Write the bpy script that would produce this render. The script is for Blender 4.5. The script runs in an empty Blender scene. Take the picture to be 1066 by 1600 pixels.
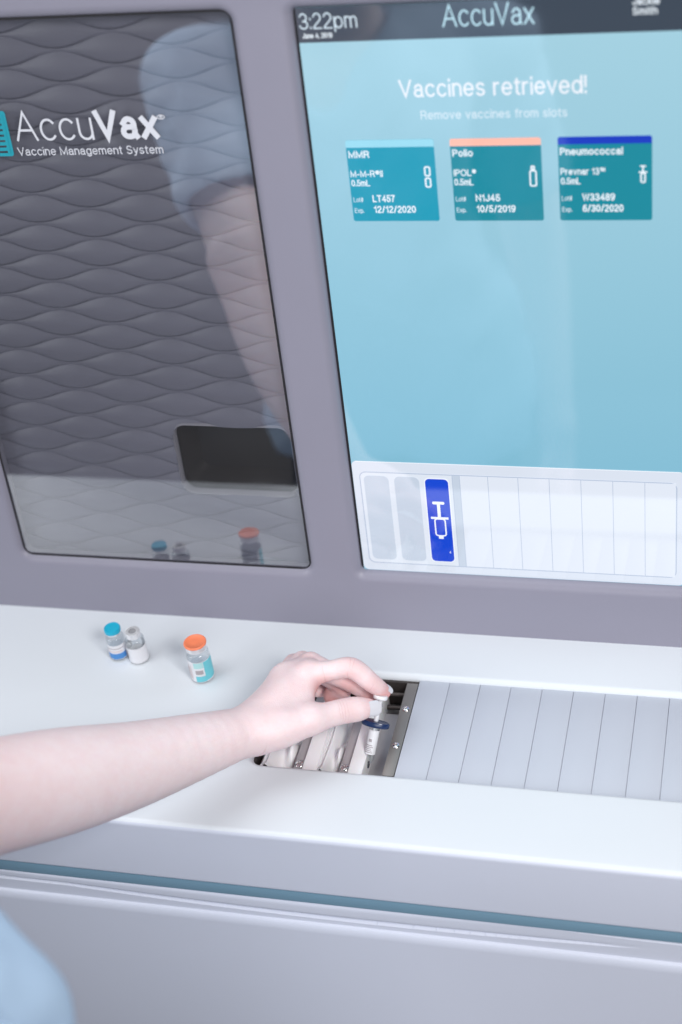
import bpy, bmesh, math, random
import numpy as np
from mathutils import Vector, Matrix
random.seed(7); np.random.seed(7)
S = bpy.context.scene
COL = S.collection

# ------------------------------------------------------------------ camera, world, lamps, exposure
def rot(a, b, c):
    return Matrix.Rotation(a, 3, 'Z') @ Matrix.Rotation(b, 3, 'X') @ Matrix.Rotation(c, 3, 'Z')
cam_d = bpy.data.cameras.new('camera'); cam = bpy.data.objects.new('camera', cam_d); COL.objects.link(cam)
cam.matrix_world = Matrix.Translation((0.29473, -0.90055, 1.01276)) @ rot(0.32538, 0.91763, -0.15827).to_4x4()
cam_d.sensor_fit = 'VERTICAL'; cam_d.sensor_height = 36; cam_d.sensor_width = 24
cam_d.lens = 56.256; cam_d.clip_start = 0.02; cam_d.clip_end = 60
cam_d.dof.use_dof = True; cam_d.dof.focus_distance = 1.395; cam_d.dof.aperture_fstop = 3.2
S.camera = cam

W = bpy.data.worlds.new('World'); S.world = W; W.use_nodes = True
bg = W.node_tree.nodes['Background']; bg.inputs[0].default_value = (0.86, 0.90, 1.0, 1); bg.inputs[1].default_value = 0.07

def area(name, loc, target, size, power, color, sy=None):
    d = bpy.data.lights.new(name, 'AREA'); d.energy = power; d.color = color; d.size = size
    if sy: d.shape = 'RECTANGLE'; d.size_y = sy
    o = bpy.data.objects.new(name, d); COL.objects.link(o); o.location = loc
    o.rotation_euler = (Vector(target) - Vector(loc)).to_track_quat('-Z', 'Y').to_euler()
    return o
area('ceiling_lamp', (1.25, -1.25, 1.75), (-0.1, 0, 0), 0.65, 36, (1.0, 0.985, 0.97))
area('ceiling_panel', (-0.75, 0.25, 2.25), (-0.2, -0.1, 0), 1.8, 31, (0.93, 0.96, 1.0))
area('front_fill_light', (0.9, -2.9, 1.25), (0.0, 0.0, -0.15), 1.9, 44, (0.95, 0.97, 1.0), 1.5)  # unseen fill added behind the camera to brighten counter front and drawer
area('left_fill_light', (-2.0, -1.3, 1.15), (-0.1, -0.1, 0.0), 1.5, 28, (0.94, 0.97, 1.0), 1.2)  # unseen fill added at the left front to brighten arm, fascia and drawer
S.view_settings.view_transform = 'Standard'; S.view_settings.look = 'None'
S.view_settings.exposure = 0.08; S.view_settings.gamma = 1.0; S.view_settings.use_curve_mapping = False
S.cycles.use_denoising = True; S.cycles.max_bounces = 10; S.cycles.transparent_max_bounces = 16
S.cycles.caustics_reflective = False; S.cycles.caustics_refractive = False
S.cycles.sample_clamp_indirect = 4.0

# ------------------------------------------------------------------ materials
def srgb(r, g, b):
    f = lambda c: (c/255/12.92) if c/255 <= 0.04045 else ((c/255+0.055)/1.055)**2.4
    return (f(r), f(g), f(b), 1)
def mat(name, col, rough=0.45, metal=0.0, spec=0.5, bump=0.0, bscale=400, var=0.0, vscale=12, coat=0.0, sss=0.0, sssr=(1, .3, .15), sscale=0.004):
    m = bpy.data.materials.new(name); m.use_nodes = True; nt = m.node_tree; b = nt.nodes['Principled BSDF']
    c = col if len(col) == 4 else (*col, 1)
    b.inputs['Base Color'].default_value = c; b.inputs['Roughness'].default_value = rough
    b.inputs['Metallic'].default_value = metal; b.inputs['Specular IOR Level'].default_value = spec
    b.inputs['Coat Weight'].default_value = coat
    if sss:
        b.inputs['Subsurface Weight'].default_value = sss; b.inputs['Subsurface Radius'].default_value = sssr; b.inputs['Subsurface Scale'].default_value = sscale
    tc = nt.nodes.new('ShaderNodeTexCoord')
    if var:
        n = nt.nodes.new('ShaderNodeTexNoise'); n.inputs['Scale'].default_value = vscale; n.inputs['Detail'].default_value = 5
        nt.links.new(tc.outputs['Object'], n.inputs['Vector'])
        mx = nt.nodes.new('ShaderNodeMix'); mx.data_type = 'RGBA'
        mx.inputs[6].default_value = tuple(x*(1-var) for x in c[:3])+(1,); mx.inputs[7].default_value = tuple(min(1, x*(1+var)) for x in c[:3])+(1,)
        nt.links.new(n.outputs['Fac'], mx.inputs[0]); nt.links.new(mx.outputs[2], b.inputs['Base Color'])
        mr = nt.nodes.new('ShaderNodeMapRange'); mr.inputs[3].default_value = max(.02, rough*.85); mr.inputs[4].default_value = min(1, rough*1.15)
        nt.links.new(n.outputs['Fac'], mr.inputs[0]); nt.links.new(mr.outputs[0], b.inputs['Roughness'])
    if bump:
        n = nt.nodes.new('ShaderNodeTexNoise'); n.inputs['Scale'].default_value = bscale; n.inputs['Detail'].default_value = 4
        nt.links.new(tc.outputs['Object'], n.inputs['Vector'])
        bp = nt.nodes.new('ShaderNodeBump'); bp.inputs['Strength'].default_value = bump; bp.inputs['Distance'].default_value = 0.002
        nt.links.new(n.outputs['Fac'], bp.inputs['Height']); nt.links.new(bp.outputs[0], b.inputs['Normal'])
    return m
def screen_mat(name, r, g, b, k=1.0):
    m = bpy.data.materials.new(name); m.use_nodes = True; p = m.node_tree.nodes['Principled BSDF']
    p.inputs['Base Color'].default_value = (0.01, 0.01, 0.012, 1); p.inputs['Roughness'].default_value = 0.05; p.inputs['IOR'].default_value = 2.05
    p.inputs['Emission Color'].default_value = srgb(r, g, b); p.inputs['Emission Strength'].default_value = k
    return m
def thin_glass(name, tint, ior, rough=0.01, edge=None):
    m = bpy.data.materials.new(name); m.use_nodes = True; nt = m.node_tree; nt.nodes.remove(nt.nodes['Principled BSDF'])
    out = nt.nodes['Material Output']; mix = nt.nodes.new('ShaderNodeMixShader'); tr = nt.nodes.new('ShaderNodeBsdfTransparent'); gl = nt.nodes.new('ShaderNodeBsdfGlossy')
    gl.inputs['Roughness'].default_value = rough; gl.inputs[0].default_value = (1, 1, 1, 1)
    r0 = ((ior-1)/(ior+1))**2; fw = nt.nodes.new('ShaderNodeLayerWeight'); fw.inputs[0].default_value = 0.5
    pw_ = nt.nodes.new('ShaderNodeMath'); pw_.operation = 'POWER'; pw_.inputs[1].default_value = 4.0; nt.links.new(fw.outputs['Facing'], pw_.inputs[0])
    fr = nt.nodes.new('ShaderNodeMapRange'); fr.inputs[3].default_value = r0; fr.inputs[4].default_value = 1.0; nt.links.new(pw_.outputs[0], fr.inputs[0])
    tr.inputs[0].default_value = (*tint, 1)
    if rough == 0.011:
        tc = nt.nodes.new('ShaderNodeTexCoord'); sm = nt.nodes.new('ShaderNodeTexNoise'); sm.inputs['Scale'].default_value = 14; sm.inputs['Detail'].default_value = 7
        nt.links.new(tc.outputs['Object'], sm.inputs['Vector']); sr = nt.nodes.new('ShaderNodeMapRange'); sr.inputs[1].default_value = 0.45; sr.inputs[2].default_value = 0.75; sr.inputs[3].default_value = 0.008; sr.inputs[4].default_value = 0.075
        nt.links.new(sm.outputs['Fac'], sr.inputs[0]); nt.links.new(sr.outputs[0], gl.inputs['Roughness'])
    if edge:
        lw = nt.nodes.new('ShaderNodeLayerWeight'); lw.inputs[0].default_value = 0.35
        mx = nt.nodes.new('ShaderNodeMix'); mx.data_type = 'RGBA'; mx.inputs[6].default_value = (*tint, 1); mx.inputs[7].default_value = (*edge, 1)
        nt.links.new(lw.outputs['Facing'], mx.inputs[0]); nt.links.new(mx.outputs[2], tr.inputs[0])
    nt.links.new(fr.outputs[0], mix.inputs[0]); nt.links.new(tr.outputs[0], mix.inputs[1]); nt.links.new(gl.outputs[0], mix.inputs[2]); nt.links.new(mix.outputs[0], out.inputs[0])
    return m

M = {}
M['bezel'] = mat('grey_plastic_housing', (0.252, 0.244, 0.305), 0.42, bump=0.03, bscale=900, var=0.03, vscale=9)
M['white'] = mat('white_plastic', (0.70, 0.735, 0.775), 0.34, bump=0.02, bscale=700, var=0.025, vscale=5)
M['drawer'] = mat('pale_lilac_plastic', (0.62, 0.645, 0.745), 0.42, bump=0.03, bscale=800, var=0.02, vscale=6)
M['slat'] = mat('shutter_slat_plastic', (0.50, 0.53, 0.60), 0.38, bump=0.02, bscale=900, var=0.03, vscale=10)
M['teal'] = mat('teal_trim', (0.18, 0.31, 0.41), 0.4, var=0.04)
M['wave'] = mat('embossed_grey_panel', (0.160, 0.158, 0.204), 0.38, spec=0.4, bump=0.02, bscale=900, var=0.06, vscale=8)
M['rim'] = mat('window_rim', (0.25, 0.24, 0.28), 0.35)
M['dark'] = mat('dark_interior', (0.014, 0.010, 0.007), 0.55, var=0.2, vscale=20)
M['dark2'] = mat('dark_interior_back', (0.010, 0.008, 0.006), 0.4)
M['glass'] = thin_glass('glass_sheet', (0.97, 0.98, 0.98), 3.0, 0.011)
M['gasket'] = mat('black_gasket', (0.012, 0.011, 0.014), 0.5)
M['steel'] = mat('brushed_steel', (0.25, 0.235, 0.225), 0.42, metal=0.5, bump=0.05, bscale=300, var=0.08, vscale=30)
M['screwm'] = mat('screw_steel', (0.75, 0.73, 0.73), 0.18, metal=1.0)
M['tray'] = mat('grey_tray', (0.44, 0.42, 0.44), 0.40, metal=0.3, var=0.08, vscale=20)
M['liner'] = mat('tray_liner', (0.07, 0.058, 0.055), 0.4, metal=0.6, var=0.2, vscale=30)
M['cradle'] = mat('white_cradle_plastic', (0.88, 0.87, 0.89), 0.25, sss=0.1, sscale=0.003)
M['logo'] = mat('pale_grey_print', (0.62, 0.63, 0.68), 0.5)
M['logoteal'] = mat('teal_print', (0.015, 0.30, 0.38), 0.45)
M['floor'] = mat('floor_vinyl', (0.10, 0.10, 0.115), 0.55, var=0.12, vscale=3)
M['cabinet'] = mat('cabinet_paint', (0.40, 0.40, 0.46), 0.45, var=0.03)
M['shirt'] = mat('blue_scrub_cotton', (0.55, 0.73, 0.95), 0.85, spec=0.2, bump=0.35, bscale=45, var=0.05, vscale=14)
M['trouser'] = mat('navy_cotton', (0.03, 0.045, 0.09), 0.9, spec=0.2, bump=0.3, bscale=40)
M['hair'] = mat('brown_hair', (0.06, 0.032, 0.018), 0.45, bump=0.6, bscale=180)
M['nail'] = mat('pale_grey_nail_varnish', (0.66, 0.65, 0.69), 0.12, coat=0.6)
M['eye'] = mat('eye_white', (0.8, 0.8, 0.78), 0.15)
M['iris'] = mat('iris_brown', (0.06, 0.03, 0.015), 0.15)
M['lip'] = mat('lip_pink', (0.55, 0.22, 0.20), 0.4)
M['shoe'] = mat('white_shoe', (0.6, 0.6, 0.6), 0.6)
M['vialglass'] = thin_glass('vial_glass', (0.95, 0.965, 0.97), 1.5, edge=(0.80, 0.83, 0.86))
M['alu'] = mat('crimped_aluminium', (0.80, 0.80, 0.82), 0.33, metal=0.55, bump=0.03, bscale=900)
M['bluecap'] = mat('blue_vial_cap', (0.012, 0.42, 0.62), 0.35, var=0.05, vscale=200)
M['orangecap'] = mat('orange_vial_cap', (0.90, 0.235, 0.11), 0.4, var=0.05, vscale=200)
M['stopper'] = mat('grey_rubber_stopper', (0.30, 0.30, 0.32), 0.6)
M['label'] = mat('white_paper_label', (0.80, 0.80, 0.83), 0.5)
M['lblue'] = mat('blue_label_band', (0.07, 0.26, 0.62), 0.5)
M['lteal'] = mat('teal_label_band', (0.16, 0.60, 0.68), 0.5)
M['lpale'] = mat('pale_teal_label_band', (0.45, 0.74, 0.74), 0.5)
M['lgrey'] = mat('grey_label_print', (0.42, 0.38, 0.40), 0.5)
M['lpink'] = mat('pink_label_print', (0.72, 0.58, 0.58), 0.5)
M['liquid'] = thin_glass('clear_liquid', (0.93, 0.95, 0.97), 1.33)
M['powder'] = mat('white_freeze_dried_powder', (0.78, 0.78, 0.8), 0.8)
M['navy'] = mat('navy_flange_plastic', (0.012, 0.03, 0.10), 0.25)
M['plunger'] = mat('white_plunger_plastic', (0.82, 0.82, 0.85), 0.3)
M['blackrub'] = mat('dark_rubber_tip', (0.06, 0.06, 0.075), 0.35)

# ------------------------------------------------------------------ object helpers
def link(name, me, parent=None):
    o = bpy.data.objects.new(name, me); COL.objects.link(o)
    if parent is not None:
        o.parent = parent
        o.matrix_parent_inverse = Matrix.Translation(parent.location).inverted() if parent.type == 'EMPTY' else Matrix.Identity(4)
    return o
def smooth(me, ang=35):
    me.shade_smooth()
    try: me.set_sharp_from_angle(angle=math.radians(ang))
    except Exception: pass
def thing(name, loc, label, cat, group=None):
    o = bpy.data.objects.new(name, None); COL.objects.link(o); o.location = loc; o.empty_display_size = 0.02
    o['label'] = label; o['category'] = cat
    if group: o['group'] = group
    return o
class PB:
    """collects polygons with material slots; builds one mesh object"""
    def __init__(s): s.v = []; s.f = []; s.mi = []; s.m = []
    def slot(s, m):
        if m not in s.m: s.m.append(m)
        return s.m.index(m)
    def add(s, vs, fs, m):
        o = len(s.v); k = s.slot(m); s.v += [tuple(x) for x in vs]
        for f in fs: s.f.append([o+i for i in f]); s.mi.append(k)
    def box(s, a, b, m):
        (x0, y0, z0), (x1, y1, z1) = a, b
        s.add([(x0,y0,z0),(x1,y0,z0),(x1,y1,z0),(x0,y1,z0),(x0,y0,z1),(x1,y0,z1),(x1,y1,z1),(x0,y1,z1)],
              [(3,2,1,0),(4,5,6,7),(0,1,5,4),(1,2,6,5),(2,3,7,6),(3,0,4,7)], m)
    def lathe(s, prof, m, n=40, origin=(0,0,0), axis=(0,0,1), a0=0, a1=2*math.pi, cap=True):
        ax = Vector(axis).normalized(); q = Vector((0,0,1)).rotation_difference(ax); o = Vector(origin)
        full = abs(a1-a0-2*math.pi) < 1e-6; cols = n if full else n+1
        vs = []
        for r, z in prof:
            for i in range(cols):
                a = a0+(a1-a0)*i/n
                vs.append(o + q @ Vector((r*math.cos(a), r*math.sin(a), z)))
        fs = []
        for j in range(len(prof)-1):
            for i in range(n):
                i2 = (i+1) % cols
                fs.append((j*cols+i, j*cols+i2, (j+1)*cols+i2, (j+1)*cols+i))
        if cap and full:
            if prof[0][0] > 1e-6: fs.append(tuple(reversed(range(cols))))
            if prof[-1][0] > 1e-6: fs.append(tuple((len(prof)-1)*cols+i for i in range(cols)))
        s.add(vs, fs, m)
    def build(s, name, parent=None, fn=None, ang=35, bevel=0, weld=False):
        me = bpy.data.meshes.new(name)
        vs = [tuple(fn(*v)) for v in s.v] if fn else s.v
        me.from_pydata(vs, [], s.f)
        for m in s.m: me.materials.append(m)
        for p, k in zip(me.polygons, s.mi): p.material_index = k
        if bevel or weld:
            bm = bmesh.new(); bm.from_mesh(me)
            if weld: bmesh.ops.remove_doubles(bm, verts=bm.verts, dist=1e-6)
            if bevel: bmesh.ops.bevel(bm, geom=bm.edges[:]+bm.verts[:], offset=bevel, segments=2, profile=0.5, affect='EDGES', clamp_overlap=True)
            bm.to_mesh(me); bm.free()
        me.update(); smooth(me, ang)
        return link(name, me, parent)

YP, TH = 0.1834, 0.0757
def PT(u, v, w=0.0):          # panel frame -> world (w: outwards, towards the viewer)
    c, s = math.cos(TH), math.sin(TH)
    return (u, YP + v*s - w*c, v*c + w*s)
def rrect(x0, y0, x1, y1, r, n=6):
    pts = []
    for cx, cy, a in ((x1-r, y0+r, -90), (x1-r, y1-r, 0), (x0+r, y1-r, 90), (x0+r, y0+r, 180)):
        for i in range(n+1):
            t = math.radians(a+90*i/n); pts.append((cx+r*math.cos(t), cy+r*math.sin(t)))
    return pts
def curve_plate(loops, extrude, bevel, res=5):
    """filled 2D outline with holes, rounded edges; loops are given as (points, is_hole) at the rounded edge's outermost reach"""
    cd = bpy.data.curves.new('outline', 'CURVE'); cd.dimensions = '2D'; cd.fill_mode = 'BOTH'
    cd.extrude = extrude; cd.bevel_depth = bevel; cd.bevel_resolution = res
    for pts in loops:
        sp = cd.splines.new('POLY'); sp.points.add(len(pts)-1); sp.use_cyclic_u = True
        for p, (x, y) in zip(sp.points, pts): p.co = (x, y, 0, 1)
    o = bpy.data.objects.new('outline', cd); COL.objects.link(o)
    dg = bpy.context.evaluated_depsgraph_get(); dg.update()
    me = bpy.data.meshes.new_from_object(o.evaluated_get(dg))
    bpy.data.objects.remove(o); bpy.data.curves.remove(cd)
    bm = bmesh.new(); bm.from_mesh(me); bmesh.ops.remove_doubles(bm, verts=bm.verts, dist=1e-6); bmesh.ops.recalc_face_normals(bm, faces=bm.faces); bm.to_mesh(me); bm.free()
    return me
def mesh_fn(me, fn):
    for v in me.vertices: v.co = fn(*v.co)
    me.update()

# ---- a plain sans lettering drawn as strokes (cap height 1, x-height .72)
def _arc(cx, cy, rx, ry, a0, a1, n=None):
    n = n or max(4, int(abs(a1-a0)/15))
    return [(cx+rx*math.cos(math.radians(a0+(a1-a0)*i/n)), cy+ry*math.sin(math.radians(a0+(a1-a0)*i/n))) for i in range(n+1)]
X_ = .72
def _o(x, rx=.27, h=X_): return _arc(x+rx, h/2, rx, h/2, 90, 450, 28)
def _n(x, w=.46, y0=0): return [(x, y0), (x, X_)], [(x, X_-.30)]+_arc(x+w/2, X_-.24, w/2, .24, 180, 0, 12)+[(x+w, y0)]
GL = {
 'A': (.74, [[(0, 0), (.37, 1), (.74, 0)], [(.13, .35), (.61, .35)]]),
 'C': (.72, [_arc(.38, .5, .38, .5, 42, 318, 24)]),
 'D': (.70, [[(.30, 1), (0, 1), (0, 0), (.30, 0)]+_arc(.30, .5, .40, .5, -90, 90, 16)]),
 'E': (.56, [[(.56, 1), (0, 1), (0, 0), (.56, 0)], [(0, .52), (.52, .52)]]),
 'I': (.0, [[(0, 0), (0, 1)]]),
 'J': (.46, [[(.46, 1), (.46, .26)]+_arc(.23, .26, .23, .26, 0, -180, 12)]),
 'L': (.52, [[(0, 1), (0, 0), (.52, 0)]]),
 'M': (.80, [[(0, 0), (0, 1), (.40, .08), (.80, 1), (.80, 0)]]),
 'N': (.66, [[(0, 0), (0, 1), (.66, 0), (.66, 1)]]),
 'O': (.80, [_arc(.40, .5, .40, .5, 90, 450, 32)]),
 'P': (.58, [[(0, 0), (0, 1), (.32, 1)]+_arc(.32, .73, .27, .27, 90, -90, 12)+[(0, .46)]]),
 'R': (.62, [[(0, 0), (0, 1), (.34, 1)]+_arc(.34, .74, .26, .26, 90, -90, 12)+[(0, .48)], [(.34, .48), (.50, .40), (.56, .16), (.62, 0)]]),
 'S': (.58, [_arc(.29, .75, .26, .25, 25, 270, 14)+_arc(.29, .25, .28, .25, 90, -160, 14)]),
 'T': (.64, [[(0, 1), (.64, 1)], [(.32, 1), (.32, 0)]]),
 'V': (.70, [[(0, 1), (.35, 0), (.70, 1)]]),
 'W': (.98, [[(0, 1), (.25, 0), (.49, .95), (.73, 0), (.98, 1)]]),
 'a': (.50, [[(.03, .54)]+_arc(.25, .50, .20, .22, 160, 0, 12)+[(.45, .10), (.51, 0)], [(.45, .40), (.28, .40)]+_arc(.20, .20, .20, .20, 100, 270, 12)+[(.26, 0)]+_arc(.25, .20, .20, .20, -70, 0, 6)]),
 'c': (.50, [_arc(.27, .36, .27, .36, 42, 318, 20)]),
 'd': (.54, [_o(0, .26), [(.54, 0), (.54, 1)]]),
 'e': (.54, [[(.01, .37), (.54, .37)]+_arc(.27, .36, .27, .36, 4, 318, 24)]),
 'f': (.28, [[(.30, .99)]+_arc(.27, .82, .15, .17, 90, 180, 6)+[(.12, 0)], [(0, X_), (.27, X_)]]),
 'g': (.52, [_o(0, .26), [(.52, X_), (.52, -.06)]+_arc(.27, -.06, .25, .17, 0, -155, 10)]),
 'h': (.46, [[(0, 0), (0, 1)], [(0, X_-.30)]+_arc(.23, X_-.24, .23, .24, 180, 0, 12)+[(.46, 0)]]),
 'i': (.0, [[(0, 0), (0, X_-.05)], [(0, .93), (0, 1)]]),
 'k': (.48, [[(0, 0), (0, 1)], [(0, .26), (.44, X_)], [(.15, .42), (.48, 0)]]),
 'l': (.0, [[(0, 0), (0, 1)]]),
 'm': (.78, [[(0, 0), (0, X_)], [(0, X_-.28)]+_arc(.195, X_-.22, .195, .22, 180, 0, 10)+[(.39, 0)], [(.39, X_-.28)]+_arc(.585, X_-.22, .195, .22, 180, 0, 10)+[(.78, 0)]]),
 'n': (.46, list(_n(0))), 'o': (.54, [_o(0)]),
 'p': (.54, [_o(.02, .26), [(0, -.24), (0, X_)]]),
 'r': (.28, [[(0, 0), (0, X_)], [(0, .44)]+_arc(.24, .44, .24, .27, 180, 85, 8)]),
 's': (.46, [_arc(.23, .535, .20, .185, 25, 270, 12)+_arc(.23, .175, .22, .175, 90, -160, 12)]),
 't': (.26, [[(.11, .92), (.11, .16)]+_arc(.24, .14, .13, .14, 180, 275, 6), [(0, X_), (.27, X_)]]),
 'u': (.46, [[(0, X_), (0, .26)]+_arc(.23, .25, .23, .25, 180, 360, 12), [(.46, X_), (.46, 0)]]),
 'v': (.48, [[(0, X_), (.24, 0), (.48, X_)]]),
 'x': (.48, [[(0, X_), (.48, 0)], [(0, 0), (.48, X_)]]),
 'y': (.48, [[(0, X_), (.25, .02)], [(.48, X_), (.22, -.12), (.12, -.22), (.02, -.22)]]),
 '0': (.54, [_arc(.27, .5, .27, .5, 90, 450, 28)]),
 '1': (.30, [[(0, .76), (.16, .80), (.26, 1), (.26, 0)]]),
 '2': (.54, [_arc(.27, .71, .25, .29, 165, -25, 12)+[(.03, .10), (.02, 0), (.54, 0)]]),
 '3': (.54, [_arc(.26, .74, .23, .26, 160, -90, 12)+_arc(.26, .25, .27, .26, 88, -165, 14)]),
 '4': (.56, [[(.42, 0), (.42, 1), (0, .30), (.56, .30)]]),
 '5': (.54, [[(.49, 1), (.10, 1), (.04, .50)]+_arc(.26, .32, .27, .32, 140, -160, 16)]),
 '6': (.54, [_arc(.30, .62, .28, .38, 50, 130, 6)+_arc(.28, .36, .27, .50, 140, 180, 4)+_arc(.27, .31, .27, .31, 180, 530, 20)]),
 '7': (.52, [[(0, 1), (.52, 1), (.26, .45), (.18, 0)]]),
 '8': (.54, [_arc(.27, .75, .23, .25, 270, 630, 20), _arc(.27, .25, .27, .26, 90, 450, 20)]),
 '9': (.54, [_arc(.24, .38, .28, .38, 230, 310, 6)+_arc(.26, .64, .27, .50, -40, 0, 4)+_arc(.27, .69, .27, .31, 0, 350, 20)]),
 ':': (.0, [[(0, 0), (0, .08)], [(0, .60), (0, .68)]]), '.': (.0, [[(0, 0), (0, .12)]]), ',': (.06, [[(.06, .12), (.04, 0), (0, -.12)]]),
 '!': (.0, [[(0, 0), (0, .06)], [(0, .38), (0, 1)]]), '/': (.36, [[(0, -.02), (.36, 1.02)]]), '-': (.30, [[(0, .36), (.30, .36)]]),
 '#': (.52, [[(.14, 0), (.22, 1)], [(.32, 0), (.40, 1)], [(.02, .33), (.50, .33)], [(.04, .66), (.52, .66)]]),
 '®': (.50, [_arc(.25, .72, .25, .28, 90, 450, 20), [(.18, .58), (.18, .86), (.28, .86), (.33, .79), (.28, .72), (.18, .72)], [(.26, .72), (.33, .58)]]),
 '™': (.78, [[(0, 1), (.30, 1)], [(.15, 1), (.15, .55)], [(.40, .55), (.40, 1), (.58, .62), (.76, 1), (.76, .55)]]),
 ' ': (.16, []),
}
def put_text(pb, s, u0, u1, base, cap, m, w, wt=.11):
    """writes s between u0 and u1 on the baseline; wt = stroke weight in cap heights"""
    gap = .13+wt*.95; x = wt/2; pls = []
    for ch in s:
        adv, st = GL[ch]
        for pl in st: pls.append([(x+a, b_) for a, b_ in pl])
        x += adv+gap
    tot = x-gap+wt/2
    kx = (u1-u0)/tot; n_ = 0
    for pl in pls:
        p = []
        for a, b_ in pl:
            q_ = (u0+a*kx, base+(wt*.5+b_*(1-wt))*cap)
            if not p or math.hypot(q_[0]-p[-1][0], q_[1]-p[-1][1]) > 1e-6: p.append(q_)
        closed = math.hypot(p[0][0]-p[-1][0], p[0][1]-p[-1][1]) < 1e-6 and len(p) > 3
        if closed: p = p[:-1]
        N = len(p); h = wt*cap/2*min(1.0, 1.25*kx/cap+.15); L_, R_ = [], []
        for i in range(N):
            def dirn(a, b_):
                dx, dy = p[b_][0]-p[a][0], p[b_][1]-p[a][1]; l = math.hypot(dx, dy); return dx/l, dy/l
            if closed: d1, d2 = dirn(i-1, i), dirn(i, (i+1) % N)
            else: d1 = dirn(i-1, i) if i else dirn(0, 1); d2 = dirn(i, i+1) if i < N-1 else d1
            nx, ny = -(d1[1]+d2[1]), d1[0]+d2[0]; l = math.hypot(nx, ny) or 1; nx /= l; ny /= l
            c_ = max(.42, nx*-d1[1]+ny*d1[0]); e = h/c_
            ex = [0, 0]
            if not closed and i in (0, N-1):
                sg = -1 if i == 0 else 1; dd = d2 if i == 0 else d1; ex = [dd[0]*h*sg*.9, dd[1]*h*sg*.9]
            L_.append((p[i][0]+nx*e+ex[0], p[i][1]+ny*e+ex[1])); R_.append((p[i][0]-nx*e+ex[0], p[i][1]-ny*e+ex[1]))
        ww = w+n_*1.5e-6; n_ += 1
        vs = [(a, b_, ww) for a, b_ in L_]+[(a, b_, ww) for a, b_ in R_]
        fs = [(N+i, N+(i+1) % N, (i+1) % N, i) for i in range(N if closed else N-1)]
        pb.add(vs, fs, m)
def poly(pb, pts, w, m): pb.add([(x, y, w) for x, y in pts], [tuple(range(len(pts)))], m)
def rect(pb, x0, y0, x1, y1, w, m): poly(pb, [(x0,y0),(x1,y0),(x1,y1),(x0,y1)], w, m)

# ------------------------------------------------------------------ setting
fl = PB(); rect(fl, -3, -2.3, 3, 2.5, -0.95, M['floor'])
floor = fl.build('floor'); floor['kind'] = 'structure'

# ------------------------------------------------------------------ the vaccine dispenser
mach = thing('vaccine_dispenser', (-0.05, 0.2, -0.95), 'grey and white vaccine dispensing machine with glass pane, touchscreen and white counter', 'medical machine')
uGL, uGR, vGB, vGT = -0.4037, -0.1112, 0.0621, 0.5861
uSL, uSR, vSB, vST = -0.0631, 0.2335, 0.0622, 0.5857

# grey front bezel with the two openings
b = 0.009
def grow(x0, y0, x1, y1, r, d): return rrect(x0-d, y0-d, x1+d, y1+d, r+d)
me = curve_plate([rrect(-0.70+b, -0.010+b, 0.36-b, 0.70-b, 0.004), grow(uGL, vGB, uGR, vGT, 0.009, b), grow(uSL, vSB, uSR, vST, 0.005, b)], 0.002, b)
mesh_fn(me, lambda x, y, z: PT(x, y, z+0.003-0.011))
me.materials.append(M['bezel']); smooth(me, 40); link('front_bezel', me, mach)
# body behind the bezel
pb = PB(); pb.box((-0.70, 0.215, -0.075), (0.36, 0.80, 0.0), M['cabinet'])
pb.box((-0.69, 0.30, 0.0), (0.35, 0.80, 0.72), M['cabinet']); pb.build('housing', mach, bevel=0.004)
# glass sheet + dark seal + print
pb = PB(); w = -0.0030
pb.add([(uGL-.004, vGB-.004, w), (uGR+.004, vGB-.004, w), (uGR+.004, vGT+.004, w), (uGL-.004, vGT+.004, w)], [(0,1,2,3)], M['glass'])
glass = pb.build('glass_panel', mach, PT)
def ring(pb, x0, y0, x1, y1, r, t, w, m, n=6):
    a = rrect(x0, y0, x1, y1, r, n); c = rrect(x0+t, y0+t, x1-t, y1-t, max(r-t, 0.0005), n); k = len(a)
    pb.add([(x, y, w) for x, y in a]+[(x, y, w) for x, y in c], [(i, (i+1) % k, k+(i+1) % k, k+i) for i in range(k)], m)
pb = PB(); ring(pb, uGL-.003, vGB-.003, uGR+.003, vGT+.003, .010, .0042, w+.0008, M['gasket']); pb.build('glass_seal', glass, PT)
pb = PB(); L = w+.0007
put_text(pb, 'Accu', -0.3116, -0.2425, 0.4852, 0.0254, M['logo'], L, 0.075)
put_text(pb, 'Vax', -0.2400, -0.1862, 0.4852, 0.0250, M['logo'], L, 0.19)
put_text(pb, '®', -0.1858, -0.1785, 0.4985, 0.0068, M['logo'], L, 0.1)
put_text(pb, 'Vaccine Management System', -0.3133, -0.1850, 0.4727, 0.0072, M['logo'], L, 0.115)
pb.build('logo_print', glass, PT)
pb = PB()
ring(pb, -0.352, 0.4724, -0.3172, 0.5112, .0025, .0028, L, M['logoteal'])
for i in range(7):
    y = 0.4770+i*0.0047; rect(pb, -0.349, y, -0.3222, y+.0030, L, M['logoteal'])
rect(pb, -0.3222, 0.4748, -0.3198, 0.5088, L+.0003, M['logoteal'])
pb.build('logo_emblem', glass, PT)

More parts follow.
